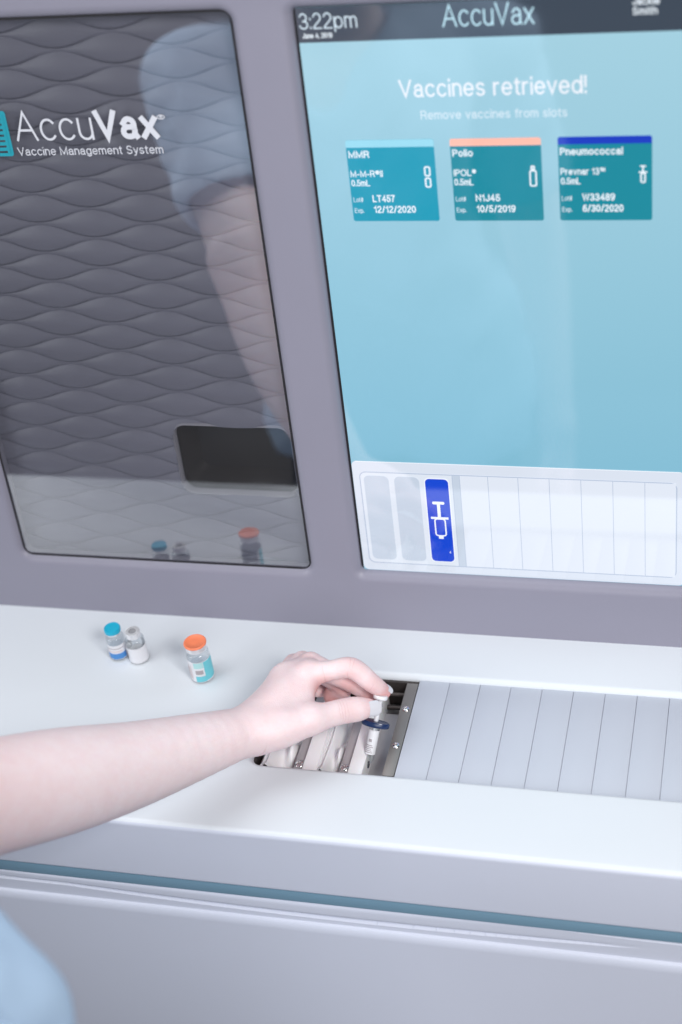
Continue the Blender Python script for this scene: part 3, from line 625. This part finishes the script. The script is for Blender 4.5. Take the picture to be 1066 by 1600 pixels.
# ------------------------------------------------------------------ person: signed-distance body, meshed with surface nets
def rcone(P, a, b, ra, rb):
    a = np.array(a); b = np.array(b); ba = b-a; l2 = ba@ba; pa = P-a
    h = np.clip((pa@ba)/l2, 0, 1)
    rr = ra+(rb-ra)*h
    return np.sqrt(((pa-h[..., None]*ba)**2).sum(-1))-rr
class SDF:
    def __init__(s, lo, hi, res, R=None, org=None):
        s.lo = np.array(lo, float); s.res = res; s.n = np.ceil((np.array(hi)-s.lo)/res).astype(int)+1
        s.D = np.full(tuple(s.n), 1.0, np.float32); s.R = np.eye(3) if R is None else R; s.org = np.zeros(3) if org is None else org
    def loc(s, p): return (np.array(p, float)-s.org)@s.R
    def sub(s, pts, pad):
        pts = np.array(pts); a = np.floor((pts.min(0)-pad-s.lo)/s.res).astype(int); b = np.ceil((pts.max(0)+pad-s.lo)/s.res).astype(int)+1
        a = np.clip(a, 0, s.n); b = np.clip(b, 0, s.n)
        sl = tuple(slice(i, j) for i, j in zip(a, b))
        g = np.meshgrid(*[s.lo[k]+s.res*np.arange(a[k], b[k]) for k in range(3)], indexing='ij')
        return sl, np.stack(g, -1)
    def cone(s, a, b, ra, rb, k=0.004, op='add'):
        a, b = s.loc(a), s.loc(b); pad = max(ra, rb)+max(3*k, 4*s.res)
        sl, P = s.sub([a, b], pad)
        if P.size == 0: return
        d = rcone(P, a, b, ra, rb).astype(np.float32); D = s.D[sl]
        if op == 'add':
            h = np.maximum(k-np.abs(D-d), 0)/k; s.D[sl] = np.minimum(D, d)-h*h*k*.25
        else:
            h = np.maximum(k-np.abs(D+d), 0)/k; s.D[sl] = np.maximum(D, -d)+h*h*k*.25
    def chain(s, pts, rs, k=0.004, sub=5):
        p = np.array([s.loc(q_) for q_ in pts]); r = np.array(rs, float)
        if len(p) > 2:
            pp = np.vstack([2*p[0]-p[1], p, 2*p[-1]-p[-2]]); rp = np.concatenate([[2*r[0]-r[1]], r, [2*r[-1]-r[-2]]]); P_, R_ = [], []
            for i in range(len(p)-1):
                for t in np.arange(sub)/sub:
                    f = lambda a: .5*(2*a[i+1]+(a[i+2]-a[i])*t+(2*a[i]-5*a[i+1]+4*a[i+2]-a[i+3])*t*t+(3*a[i+1]-a[i]-3*a[i+2]+a[i+3])*t**3)
                    P_.append(f(pp)); R_.append(f(rp))
            p = np.array(P_+[p[-1]]); r = np.array(R_+[r[-1]])
        sl, G = s.sub(p, r.max()+max(3*k, 4*s.res))
        if G.size == 0: return
        d = np.full(G.shape[:3], 1.0, np.float32); st0 = np.array([x_.start for x_ in sl])
        for i in range(len(p)-1):
            s2, G2 = s.sub(p[i:i+2], max(r[i], r[i+1])+max(2.5*k, 3*s.res))
            if G2.size == 0: continue
            s3 = tuple(slice(x_.start-o_, x_.stop-o_) for x_, o_ in zip(s2, st0)); d[s3] = np.minimum(d[s3], rcone(G2, p[i], p[i+1], r[i], r[i+1]))
        D = s.D[sl]; h = np.maximum(k-np.abs(D-d), 0)/k; s.D[sl] = np.minimum(D, d)-h*h*k*.25
    def ell(s, c, rad, k=0.01, op='add'):
        c = s.loc(c); rad = np.array(rad); sl, P = s.sub([c-rad, c+rad], 3*k+3*s.res)
        if P.size == 0: return
        q = (P-c)/rad; m = np.sqrt((q*q).sum(-1)); d = ((m-1)*rad.min()).astype(np.float32); D = s.D[sl]
        if op == 'add': h = np.maximum(k-np.abs(D-d), 0)/k; s.D[sl] = np.minimum(D, d)-h*h*k*.25
        else: h = np.maximum(k-np.abs(D+d), 0)/k; s.D[sl] = np.maximum(D, -d)+h*h*k*.25
    def mesh(s):
        D = s.D; ins = D < 0; nx, ny, nz = D.shape
        # surface nets
        cnt = np.zeros((nx-1, ny-1, nz-1), np.int8)
        for i in (0, 1):
            for j in (0, 1):
                for k in (0, 1): cnt += ins[i:nx-1+i, j:ny-1+j, k:nz-1+k]
        act = (cnt > 0) & (cnt < 8); c = np.argwhere(act); vid = np.full(act.shape, -1, np.int64); vid[act] = np.arange(len(c))
        acc = np.zeros((len(c), 3)); w = np.zeros(len(c))
        cor = [(i, j, k) for i in (0, 1) for j in (0, 1) for k in (0, 1)]
        val = {o: D[c[:, 0]+o[0], c[:, 1]+o[1], c[:, 2]+o[2]] for o in cor}
        for o in cor:
            for axis in range(3):
                if o[axis]: continue
                p = list(o); p[axis] = 1; p = tuple(p); va, vb = val[o], val[p]
                m = (va < 0) != (vb < 0); t = np.where(m, va/np.where(m, va-vb, 1), 0)
                pos = np.tile(np.array(o, float), (len(c), 1)); pos[:, axis] += t
                acc[m] += pos[m]; w[m] += 1
        V = (c+acc/w[:, None])*s.res+s.lo
        F = []
        for axis in range(3):
            o1, o2 = [k for k in range(3) if k != axis]
            a = [slice(1, -1)]*3; a[axis] = slice(0, -1); bsl = [slice(1, -1)]*3; bsl[axis] = slice(1, None)
            A_, B_ = ins[tuple(a)], ins[tuple(bsl)]
            for flip in (False, True):
                e = np.argwhere((A_ & ~B_) if not flip else (~A_ & B_))
                if not len(e): continue
                g = e.copy(); g[:, o1] += 1; g[:, o2] += 1
                def at(d1, d2):
                    h = g.copy(); h[:, o1] -= d1; h[:, o2] -= d2; return vid[h[:, 0], h[:, 1], h[:, 2]]
                qd = np.stack([at(1, 1), at(0, 1), at(0, 0), at(1, 0)], -1)
                if (axis == 1) != flip: qd = qd[:, ::-1]
                F.append(qd[(qd >= 0).all(1)])
        F = np.concatenate(F); V = V@s.R.T+s.org
        return V, F

# --- left arm and hand (fine)
ELB = np.array((-0.2678, -0.2138, 0.166)); WR = np.array((-0.1189, -0.0044, 0.046)); SHL = np.array((-0.400, -0.440, 0.350))
xa = WR-ELB; xa = xa/np.linalg.norm(xa); ya = np.cross((0, 0, 1), xa); ya /= np.linalg.norm(ya); za = np.cross(xa, ya)
Rl = np.stack([xa, ya, za], 1)
arm = SDF((-0.085, -0.085, -0.095), (0.425, 0.085, 0.095), 0.0011, Rl, ELB)
F0 = np.array((-0.2507, -0.183, 0.145)); F1 = np.array((-0.222, -0.1398, 0.117)); F2 = np.array((-0.1899, -0.0955, 0.090)); F3 = np.array((-0.1546, -0.0483, 0.066))
IM = np.array((-0.0800, 0.0585, 0.0540)); IP = np.array((-0.0430, 0.0630, 0.0610)); ID = np.array((-0.0262, 0.0613, 0.0460)); IT = np.array((-0.0186, 0.0655, 0.0328))
MMc = IM+(-.005, .0175, -.004); RM = IM+(-.017, .029, -.014); PM = IM+(-.029, .038, -.026)
across = np.array((-.25, .80, -.42)); across /= np.linalg.norm(across)
CM = np.array((-0.0970, -0.0080, 0.0490)); TM = np.array((-0.0680, 0.0105, 0.0490)); TI = np.array((-0.0440, 0.0310, 0.0410)); TT = np.array((-0.0272, 0.0430, 0.0345))
up = ELB+(SHL-ELB)*0.18
for sg in (-1, 1):
    arm.chain([up, ELB, F0+across*.002*sg, F1+across*.003*sg, F2+across*.004*sg, F3+across*.006*sg, WR+across*.0085*sg], [.046, .0415, .0405, .0385, .0325, .0250, .0172], .012)
# palm
for tgt, r1, off in ((IM, .0112, -.007), (MMc, .0108, -.0015), (RM, .0102, .004), (PM, .0096, .009)):
    arm.cone(WR+across*off, tgt, .0158, r1, .010)
arm.chain([WR-across*.006, CM, TM], [.0155, .0160, .0128], .010)
arm.cone(TM+(IM-TM)*.18+(-.006, -.002, .001), IM+(-.004, -.006, -.004), .0088, .0086, .008)     # web between thumb and forefinger
arm.cone(CM+(.004, .012, 0), (IM+MMc)/2+(-.022, -.008, -.003), .0135, .0115, .012)
PB_ = (WR+RM)/2+np.array((.004, .004, -.014)); arm.cone(WR+across*.006+(0, 0, -.005), PB_, .012, .013, .012)   # heel of the hand
# fingers
arm.chain([IM, (IM+IP)/2+(0, 0, .0012), IP, ID, IT], [.0108, .0090, .0094, .0083, .0068], .0015)
arm.ell(IM+(0, 0, .004), (.0090, .0090, .0080), .008)
MP = np.array((-0.0485, 0.0685, 0.0385)); MD = np.array((-0.0335, 0.0690, 0.0250)); MT = np.array((-0.0300, 0.0660, 0.0150))
arm.chain([MMc, MP, MD, MT], [.0104, .0088, .0080, .0068], .0012)
RP = np.array((-0.0585, 0.0730, 0.0275)); RD = np.array((-0.0690, 0.0725, 0.0170)); RT = np.array((-0.0660, 0.0665, 0.0130))
arm.chain([RM, RP, RD, RT], [.0098, .0084, .0078, .0068], .0012)
PP = np.array((-0.0700, 0.0930, 0.0180)); PD = np.array((-0.0780, 0.0880, 0.0090)); PTp = np.array((-0.0850, 0.0800, 0.0130))
arm.chain([PM, PP, PD, PTp], [.0092, .0078, .0070, .0062], .0012)
# thumb
arm.chain([TM, (TM+TI)/2, TI, TI+(TT-TI)*.5, TT], [.0128, .0112, .0110, .0108, .0080], .005)
Va, Fa = arm.mesh()

# --- rest of the body (coarse)
body = SDF((-0.62, -0.82, -0.96), (0.22, -0.14, 0.78), 0.007)
SHR = np.array((-0.055, -0.57, 0.345)); NB = np.array((-0.235, -0.515, 0.42)); HD = np.array((-0.235, -0.470, 0.585))
CH = np.array((-0.224, -0.508, 0.22)); PEL = np.array((-0.195, -0.545, -0.06))
ELr = np.array((-0.015, -0.625, 0.075)); WRr = np.array((0.020, -0.530, -0.150))
for sx_ in (-1, 1):
    body.chain([CH+(sx_*.060, .01, .07), CH+(sx_*.062, .01, -.07), PEL+(sx_*.065, 0, .02)], [.092, .080, .098], .05)
    hip = PEL+(sx_*.085, 0, -.03); body.chain([hip+(-sx_*.012, 0, 0), hip+(sx_*.01, .03, -.42), hip+(sx_*.01, -.02, -.80)], [.078, .055, .038], .04)
    body.chain([hip+(sx_*.01, -.03, -.825), hip+(sx_*.02, .13, -.835)], [.032, .026], .02)
body.cone(SHL+(.03, -.02, .0), SHR+(-.03, 0, 0), .055, .055, .05)
body.cone(SHL, SHL+(ELB-SHL)*.9, .050, .043, .03); body.chain([SHR, ELr, WRr], [.050, .041, .024], .03)
pw = WRr+(.008, .022, -.055); body.cone(WRr, pw, .022, .020, .02)
for i, dx in enumerate((-.022, -.007, .008, .022)):
    f = pw+(dx*.4, dx*.9, -.012); g_ = f+(0, .012, -.028-.004*(i in (1, 2))); body.chain([pw+(dx*.3, dx*.7, 0), f, g_, g_+(-.004, .012, -.018)], [.011, .010, .009, .008], .004)
body.chain([WRr+(-.004, .018, -.025), WRr+(-.012, .044, -.045), WRr+(-.014, .058, -.068)], [.014, .011, .009], .008)
body.cone(NB+(0, 0, -.03), HD+(0, -.02, -.06), .052, .050, .03)
body.ell(HD, (.074, .095, .112), .03); body.ell(HD+(0, .035, -.055), (.052, .052, .058), .03)
body.cone(HD+(0, .094, .012), HD+(0, .112, -.020), .008, .013, .012)
body.cone(HD+(-.022, .093, -.052), HD+(.022, .093, -.052), .009, .009, .008)
for sx_ in (-1, 1):
    body.ell(HD+(sx_*.033, .098, .012), (.016, .012, .010), .006, 'sub'); body.ell(HD+(sx_*.076, -.005, -.01), (.010, .020, .032), .008)
    body.cone(HD+(sx_*.016, .092, .030), HD+(sx_*.048, .080, .030), .007, .006, .010)
Vb, Fb = body.mesh()

def person_mesh():
    V = np.concatenate([Va, Vb]); F = np.concatenate([Fa, Fb+len(Va)])
    me = bpy.data.meshes.new('body'); me.from_pydata(V.tolist(), [], F.tolist()); me.update(); me.shade_smooth()
    # light smoothing of voxel stepping
    bm = bmesh.new(); bm.from_mesh(me)
    for _ in range(2): bmesh.ops.smooth_vert(bm, verts=bm.verts, factor=0.5, use_axis_x=True, use_axis_y=True, use_axis_z=True)
    bm.to_mesh(me); bm.free(); me.shade_smooth()
    # flush of the skin: redder knuckles, finger pads and web (the skin's own colour)
    co = np.empty(len(me.vertices)*3); me.vertices.foreach_get('co', co); co = co.reshape(-1, 3)
    red = np.zeros(len(co))
    for p, r, k in ((IM, .012, .55), (MMc, .012, .5), (RM, .012, .4), (IP, .012, .5), (ID, .010, .6), (IT, .011, 1.0), (TI, .013, .35), (TT, .011, .55), (MP, .012, .8), (MD, .012, .95), (MT, .012, 1.0), (RP, .012, .9), (RD, .012, 1.0), (RT, .013, 1.0), (PD, .012, 1.0), (PM, .012, .5), (IM+(.012, -.012, -.004), .012, .6), (ELB, .05, .25)):
        red = np.maximum(red, k*np.exp(-((co-np.array(p))**2).sum(1)/(r*r)/1.3))
    hd = np.clip(1-np.linalg.norm(co-(IM+WR)/2, axis=1)/.085, 0, 1); red = np.maximum(red, .16*np.sqrt(hd))
    at = me.attributes.new('flush', 'FLOAT', 'POINT'); at.data.foreach_set('value', red)
    return me
ms = bpy.data.materials.new('skin'); ms.use_nodes = True; nt = ms.node_tree; bs = nt.nodes['Principled BSDF']
bs.inputs['Roughness'].default_value = 0.5; bs.inputs['Specular IOR Level'].default_value = 0.42
bs.inputs['Subsurface Weight'].default_value = 0.16; bs.inputs['Subsurface Radius'].default_value = (1, .35, .2); bs.inputs['Subsurface Scale'].default_value = 0.004
atn = nt.nodes.new('ShaderNodeAttribute'); atn.attribute_name = 'flush'
tc = nt.nodes.new('ShaderNodeTexCoord'); no = nt.nodes.new('ShaderNodeTexNoise'); no.inputs['Scale'].default_value = 70; no.inputs['Detail'].default_value = 9; no.inputs['Roughness'].default_value = 0.7
nt.links.new(tc.outputs['Object'], no.inputs['Vector'])
mx = nt.nodes.new('ShaderNodeMix'); mx.data_type = 'RGBA'; mx.inputs[6].default_value = (0.88, 0.745, 0.760, 1); mx.inputs[7].default_value = (0.855, 0.685, 0.698, 1)
mo = nt.nodes.new('ShaderNodeMapRange'); mo.inputs[1].default_value = 0.36; mo.inputs[2].default_value = 0.66; nt.links.new(no.outputs['Fac'], mo.inputs[0]); nt.links.new(mo.outputs[0], mx.inputs[0])
m2 = nt.nodes.new('ShaderNodeMix'); m2.data_type = 'RGBA'; m2.inputs[7].default_value = (0.68, 0.27, 0.25, 1)
nt.links.new(mx.outputs[2], m2.inputs[6]); nt.links.new(atn.outputs['Fac'], m2.inputs[0]); nt.links.new(m2.outputs[2], bs.inputs['Base Color'])
nb = nt.nodes.new('ShaderNodeTexNoise'); nb.inputs['Scale'].default_value = 700; nb.inputs['Detail'].default_value = 3
vo = nt.nodes.new('ShaderNodeTexVoronoi'); vo.inputs['Scale'].default_value = 900
nt.links.new(tc.outputs['Object'], nb.inputs['Vector']); nt.links.new(tc.outputs['Object'], vo.inputs['Vector'])
ad = nt.nodes.new('ShaderNodeMath'); ad.operation = 'ADD'; nt.links.new(nb.outputs['Fac'], ad.inputs[0]); nt.links.new(vo.outputs['Distance'], ad.inputs[1])
bp = nt.nodes.new('ShaderNodeBump'); bp.inputs['Strength'].default_value = 0.24; bp.inputs['Distance'].default_value = 0.0009
nt.links.new(ad.outputs[0], bp.inputs['Height']); nt.links.new(bp.outputs[0], bs.inputs['Normal'])
def mth(op, a, b_=None, clamp=False):
    n = nt.nodes.new('ShaderNodeMath'); n.operation = op; n.use_clamp = clamp
    for i, x in enumerate((a, b_)):
        if x is None: continue
        if isinstance(x, (int, float)): n.inputs[i].default_value = x
        else: nt.links.new(x, n.inputs[i])
    return n.outputs[0]
wob = nt.nodes.new('ShaderNodeTexNoise'); wob.inputs['Scale'].default_value = 130; nt.links.new(tc.outputs['Object'], wob.inputs['Vector'])
wobv = mth('MULTIPLY', mth('SUBTRACT', wob.outputs['Fac'], 0.5), 0.0035)
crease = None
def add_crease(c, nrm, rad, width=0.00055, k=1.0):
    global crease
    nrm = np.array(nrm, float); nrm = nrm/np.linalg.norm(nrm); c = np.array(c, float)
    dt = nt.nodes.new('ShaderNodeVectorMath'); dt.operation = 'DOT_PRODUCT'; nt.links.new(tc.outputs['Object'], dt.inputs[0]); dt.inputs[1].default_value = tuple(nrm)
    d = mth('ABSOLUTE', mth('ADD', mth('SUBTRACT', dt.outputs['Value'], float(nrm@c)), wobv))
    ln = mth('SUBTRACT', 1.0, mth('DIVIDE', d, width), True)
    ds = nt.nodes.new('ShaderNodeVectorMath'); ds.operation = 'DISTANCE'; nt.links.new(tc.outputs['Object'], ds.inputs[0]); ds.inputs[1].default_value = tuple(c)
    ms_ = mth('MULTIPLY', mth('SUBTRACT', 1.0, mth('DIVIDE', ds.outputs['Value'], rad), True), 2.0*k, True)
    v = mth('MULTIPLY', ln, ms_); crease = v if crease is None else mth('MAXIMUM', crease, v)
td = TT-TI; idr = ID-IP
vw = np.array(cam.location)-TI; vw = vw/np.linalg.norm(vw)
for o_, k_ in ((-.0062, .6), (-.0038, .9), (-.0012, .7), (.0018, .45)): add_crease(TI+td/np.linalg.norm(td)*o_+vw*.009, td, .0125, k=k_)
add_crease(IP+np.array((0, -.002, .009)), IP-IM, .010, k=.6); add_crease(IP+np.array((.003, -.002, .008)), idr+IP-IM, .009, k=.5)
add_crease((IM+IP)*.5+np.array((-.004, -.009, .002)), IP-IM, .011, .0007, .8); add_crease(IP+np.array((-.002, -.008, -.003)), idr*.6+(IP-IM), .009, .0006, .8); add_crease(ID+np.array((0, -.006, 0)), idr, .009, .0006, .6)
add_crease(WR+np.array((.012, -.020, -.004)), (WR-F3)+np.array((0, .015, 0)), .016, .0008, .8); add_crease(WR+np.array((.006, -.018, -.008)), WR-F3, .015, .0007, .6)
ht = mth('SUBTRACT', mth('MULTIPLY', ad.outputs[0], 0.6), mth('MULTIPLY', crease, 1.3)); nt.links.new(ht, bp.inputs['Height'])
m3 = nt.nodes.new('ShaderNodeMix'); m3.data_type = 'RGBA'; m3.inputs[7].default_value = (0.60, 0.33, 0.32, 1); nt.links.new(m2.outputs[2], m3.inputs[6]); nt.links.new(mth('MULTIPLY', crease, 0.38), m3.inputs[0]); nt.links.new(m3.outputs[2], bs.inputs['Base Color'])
M['skin'] = ms

per = thing('person', (-0.18, -0.52, -0.95), 'person in a light blue scrub top reaching a bare arm across the counter', 'person')
me = person_mesh(); me.materials.append(ms); skin = link('body', me, per)

# nails
def nail(base, tip, normal, w, l, r, name='fingernail'):
    base = np.array(base, float); tip = np.array(tip, float); d = tip-base; d /= np.linalg.norm(d)
    nrm = np.array(normal, float); nrm -= d*(nrm@d); nrm /= np.linalg.norm(nrm); sd = np.cross(d, nrm)
    pb = PB(); nu_, nl = 11, 9; vv = []
    for j in range(nl):
        t = j/(nl-1); along = -l*.5+l*t
        hw = w*.5*min(1, (1-(2*t-1)**6*.55)*(0.86+.2*t)); 
        for i in range(nu_):
            a = (i/(nu_-1)*2-1); x = a*hw; 
            zz = math.sqrt(max(r*r-x*x*.95, 0)) + .0007 - (.0012*(1-t)**3 if t < .4 else 0) - .0009*max(0, t-.75)**1.5*4
            vv.append(tip+d*along+sd*x+nrm*zz)
    ff = [(j*nu_+i, j*nu_+i+1, (j+1)*nu_+i+1, (j+1)*nu_+i) for j in range(nl-1) for i in range(nu_-1)]
    pb.add(vv, ff, M['nail']); o = pb.build(name, per, ang=80)
    return o
view = np.array(cam.location)-TT; view /= np.linalg.norm(view)
nail(TI, TT+(TT-TI)*.02, view*1.0+np.array((.1, -.25, -.1)), .0142, .0165, .0086, 'thumbnail')
nail(ID, IT, (0.9, 0.35, .3), .0095, .0100, .0066)
nail(MD, MT, (0.8, .5, .2), .0095, .0100, .0068); nail(RD, RT, (-.1, .6, -.9), .009, .0095, .0067)

# clothing, hair, face details
shirt = SDF((-0.56, -0.78, -0.24), (0.12, -0.24, 0.48), 0.0045)
for sx_ in (-1, 1):
    shirt.chain([CH+(sx_*.058, .012, .08), CH+(sx_*.056, .014, -.07), PEL+(sx_*.070, 0, .04), PEL+(sx_*.080, 0, -.08)], [.102, .092, .108, .112], .05)
    shirt.ell(CH+(sx_*.070, .078, .035), (.056, .044, .060), .05)
shirt.cone(SHL+(.03, -.02, .0), SHR+(-.03, 0, 0), .066, .066, .05)
hl = SHL+(ELB-SHL)*.50; hr = SHR+(ELr-SHR)*.55
shirt.cone(SHL, hl, .066, .066, .03); shirt.cone(SHR, hr, .064, .068, .03)
dl = (ELB-SHL)/np.linalg.norm(ELB-SHL); dr = (ELr-SHR)/np.linalg.norm(ELr-SHR)
shirt.cone(hl+dl*.062, hl+dl*.16, .064, .10, .004, 'sub'); shirt.cone(hl+dl*.02, hl+dl*.12, .050, .056, .003, 'sub')
shirt.cone(hr+dr*.062, hr+dr*.16, .064, .10, .004, 'sub'); shirt.cone(hr+dr*.02, hr+dr*.12, .050, .056, .003, 'sub')
shirt.cone(NB+(0, .035, -.02), NB+(0, .0, .1), .062, .09, .01, 'sub'); shirt.cone(NB+(0, .10, -.07), NB+(0, .08, .0), .03, .06, .01, 'sub')
sl = int(round((-0.17-shirt.lo[2])/shirt.res)); shirt.D[:, :, :sl] = 1.0
V, F = shirt.mesh()
fold = np.zeros(len(V))
for fx, fy, fz, ph, am in ((38, 12, 22, 0, .0016), (-25, 30, 40, 1.3, .0014), (60, -20, -14, 2.1, .0010), (20, 70, 55, .7, .0008), (90, 40, -70, 2.9, .0006)):
    fold += am*np.sin(V@np.array((fx, fy, fz))+ph+1.5*np.sin(V@np.array((fz, fx, fy))*.5+ph))
cx_ = np.array((-.2, -.5, .1)); dirv = V-np.array([[-.2, -.5, 0]])*[1, 1, 0]; dirv[:, 2] = 0; dirv /= np.maximum(np.linalg.norm(dirv, axis=1, keepdims=True), .02)
V = V+dirv*fold[:, None]*2.3
def npmesh(name, V, F, m, parent, it=2):
    me = bpy.data.meshes.new(name); me.from_pydata(V.tolist(), [], F.tolist()); bm = bmesh.new(); bm.from_mesh(me)
    for _ in range(it): bmesh.ops.smooth_vert(bm, verts=bm.verts, factor=0.5, use_axis_x=True, use_axis_y=True, use_axis_z=True)
    bm.to_mesh(me); bm.free(); me.materials.append(m); me.shade_smooth(); return link(name, me, parent)
npmesh('scrub_top', V, F, M['shirt'], per)
tr = SDF((-0.50, -0.75, -0.93), (0.14, -0.30, 0.06), 0.008)
for sx_ in (-1, 1):
    hip = PEL+(sx_*.085, 0, -.03); tr.chain([PEL+(sx_*.06, 0, .0), hip+(-sx_*.012, 0, 0)], [.080, .088], .03); tr.chain([hip+(-sx_*.012, 0, 0), hip+(sx_*.01, .03, -.42), hip+(sx_*.01, -.02, -.79)], [.088, .072, .062], .012)
V, F = tr.mesh(); npmesh('trousers', V, F, M['trouser'], per)
sh = SDF((-0.50, -0.75, -0.97), (0.14, -0.24, -0.80), 0.006)
for sx_ in (-1, 1):
    hip = PEL+(sx_*.085, 0, -.03); sh.chain([hip+(sx_*.01, -.05, -.818), hip+(sx_*.02, .15, -.828)], [.044, .036], .02)
sh.D[:, :, :4] = 1.0
V, F = sh.mesh(); npmesh('shoes', V, F, M['shoe'], per)
ha = SDF((-0.33, -0.64, 0.36), (-0.06, -0.32, 0.76), 0.006)
ha.ell(HD+(0, -.018, .022), (.086, .100, .112), .03); ha.cone(HD+(0, -.06, -.02), HD+(0, -.10, -.19), .075, .045, .04)
ha.ell(HD+(0, .100, -.030), (.066, .075, .088), .02, 'sub')
V, F = ha.mesh(); npmesh('hair', V, F, M['hair'], per)
for sx_ in (-1, 1):
    pb = PB(); c_ = HD+np.array((sx_*.033, .082, .012)); pb.lathe([(.0001, -.012), (.006, -.0104), (.0104, -.006), (.012, 0), (.0104, .006), (.006, .0104)], M['eye'], 24, c_, (0, 1, 0), cap=False); pb.lathe([(.0062, .0103), (.004, .0114), (0, .0121)], M['iris'], 24, c_, (0, 1, 0), cap=False); pb.build('eye', per)
pb = PB(); vv = []
for i in range(17):
    t = i/16*2-1
    for k_ in (-1, 0, 1): vv.append(HD+np.array((t*.024, .1032-.012*t*t, -.052+k_*.0065*(1-t*t)+(.0008 if k_ == 0 else 0))))
pb.add(vv, [(i*3+j, i*3+j+1, i*3+j+4, i*3+j+3) for i in range(16) for j in range(2)], M['lip']); pb.build('lips', per, ang=80)
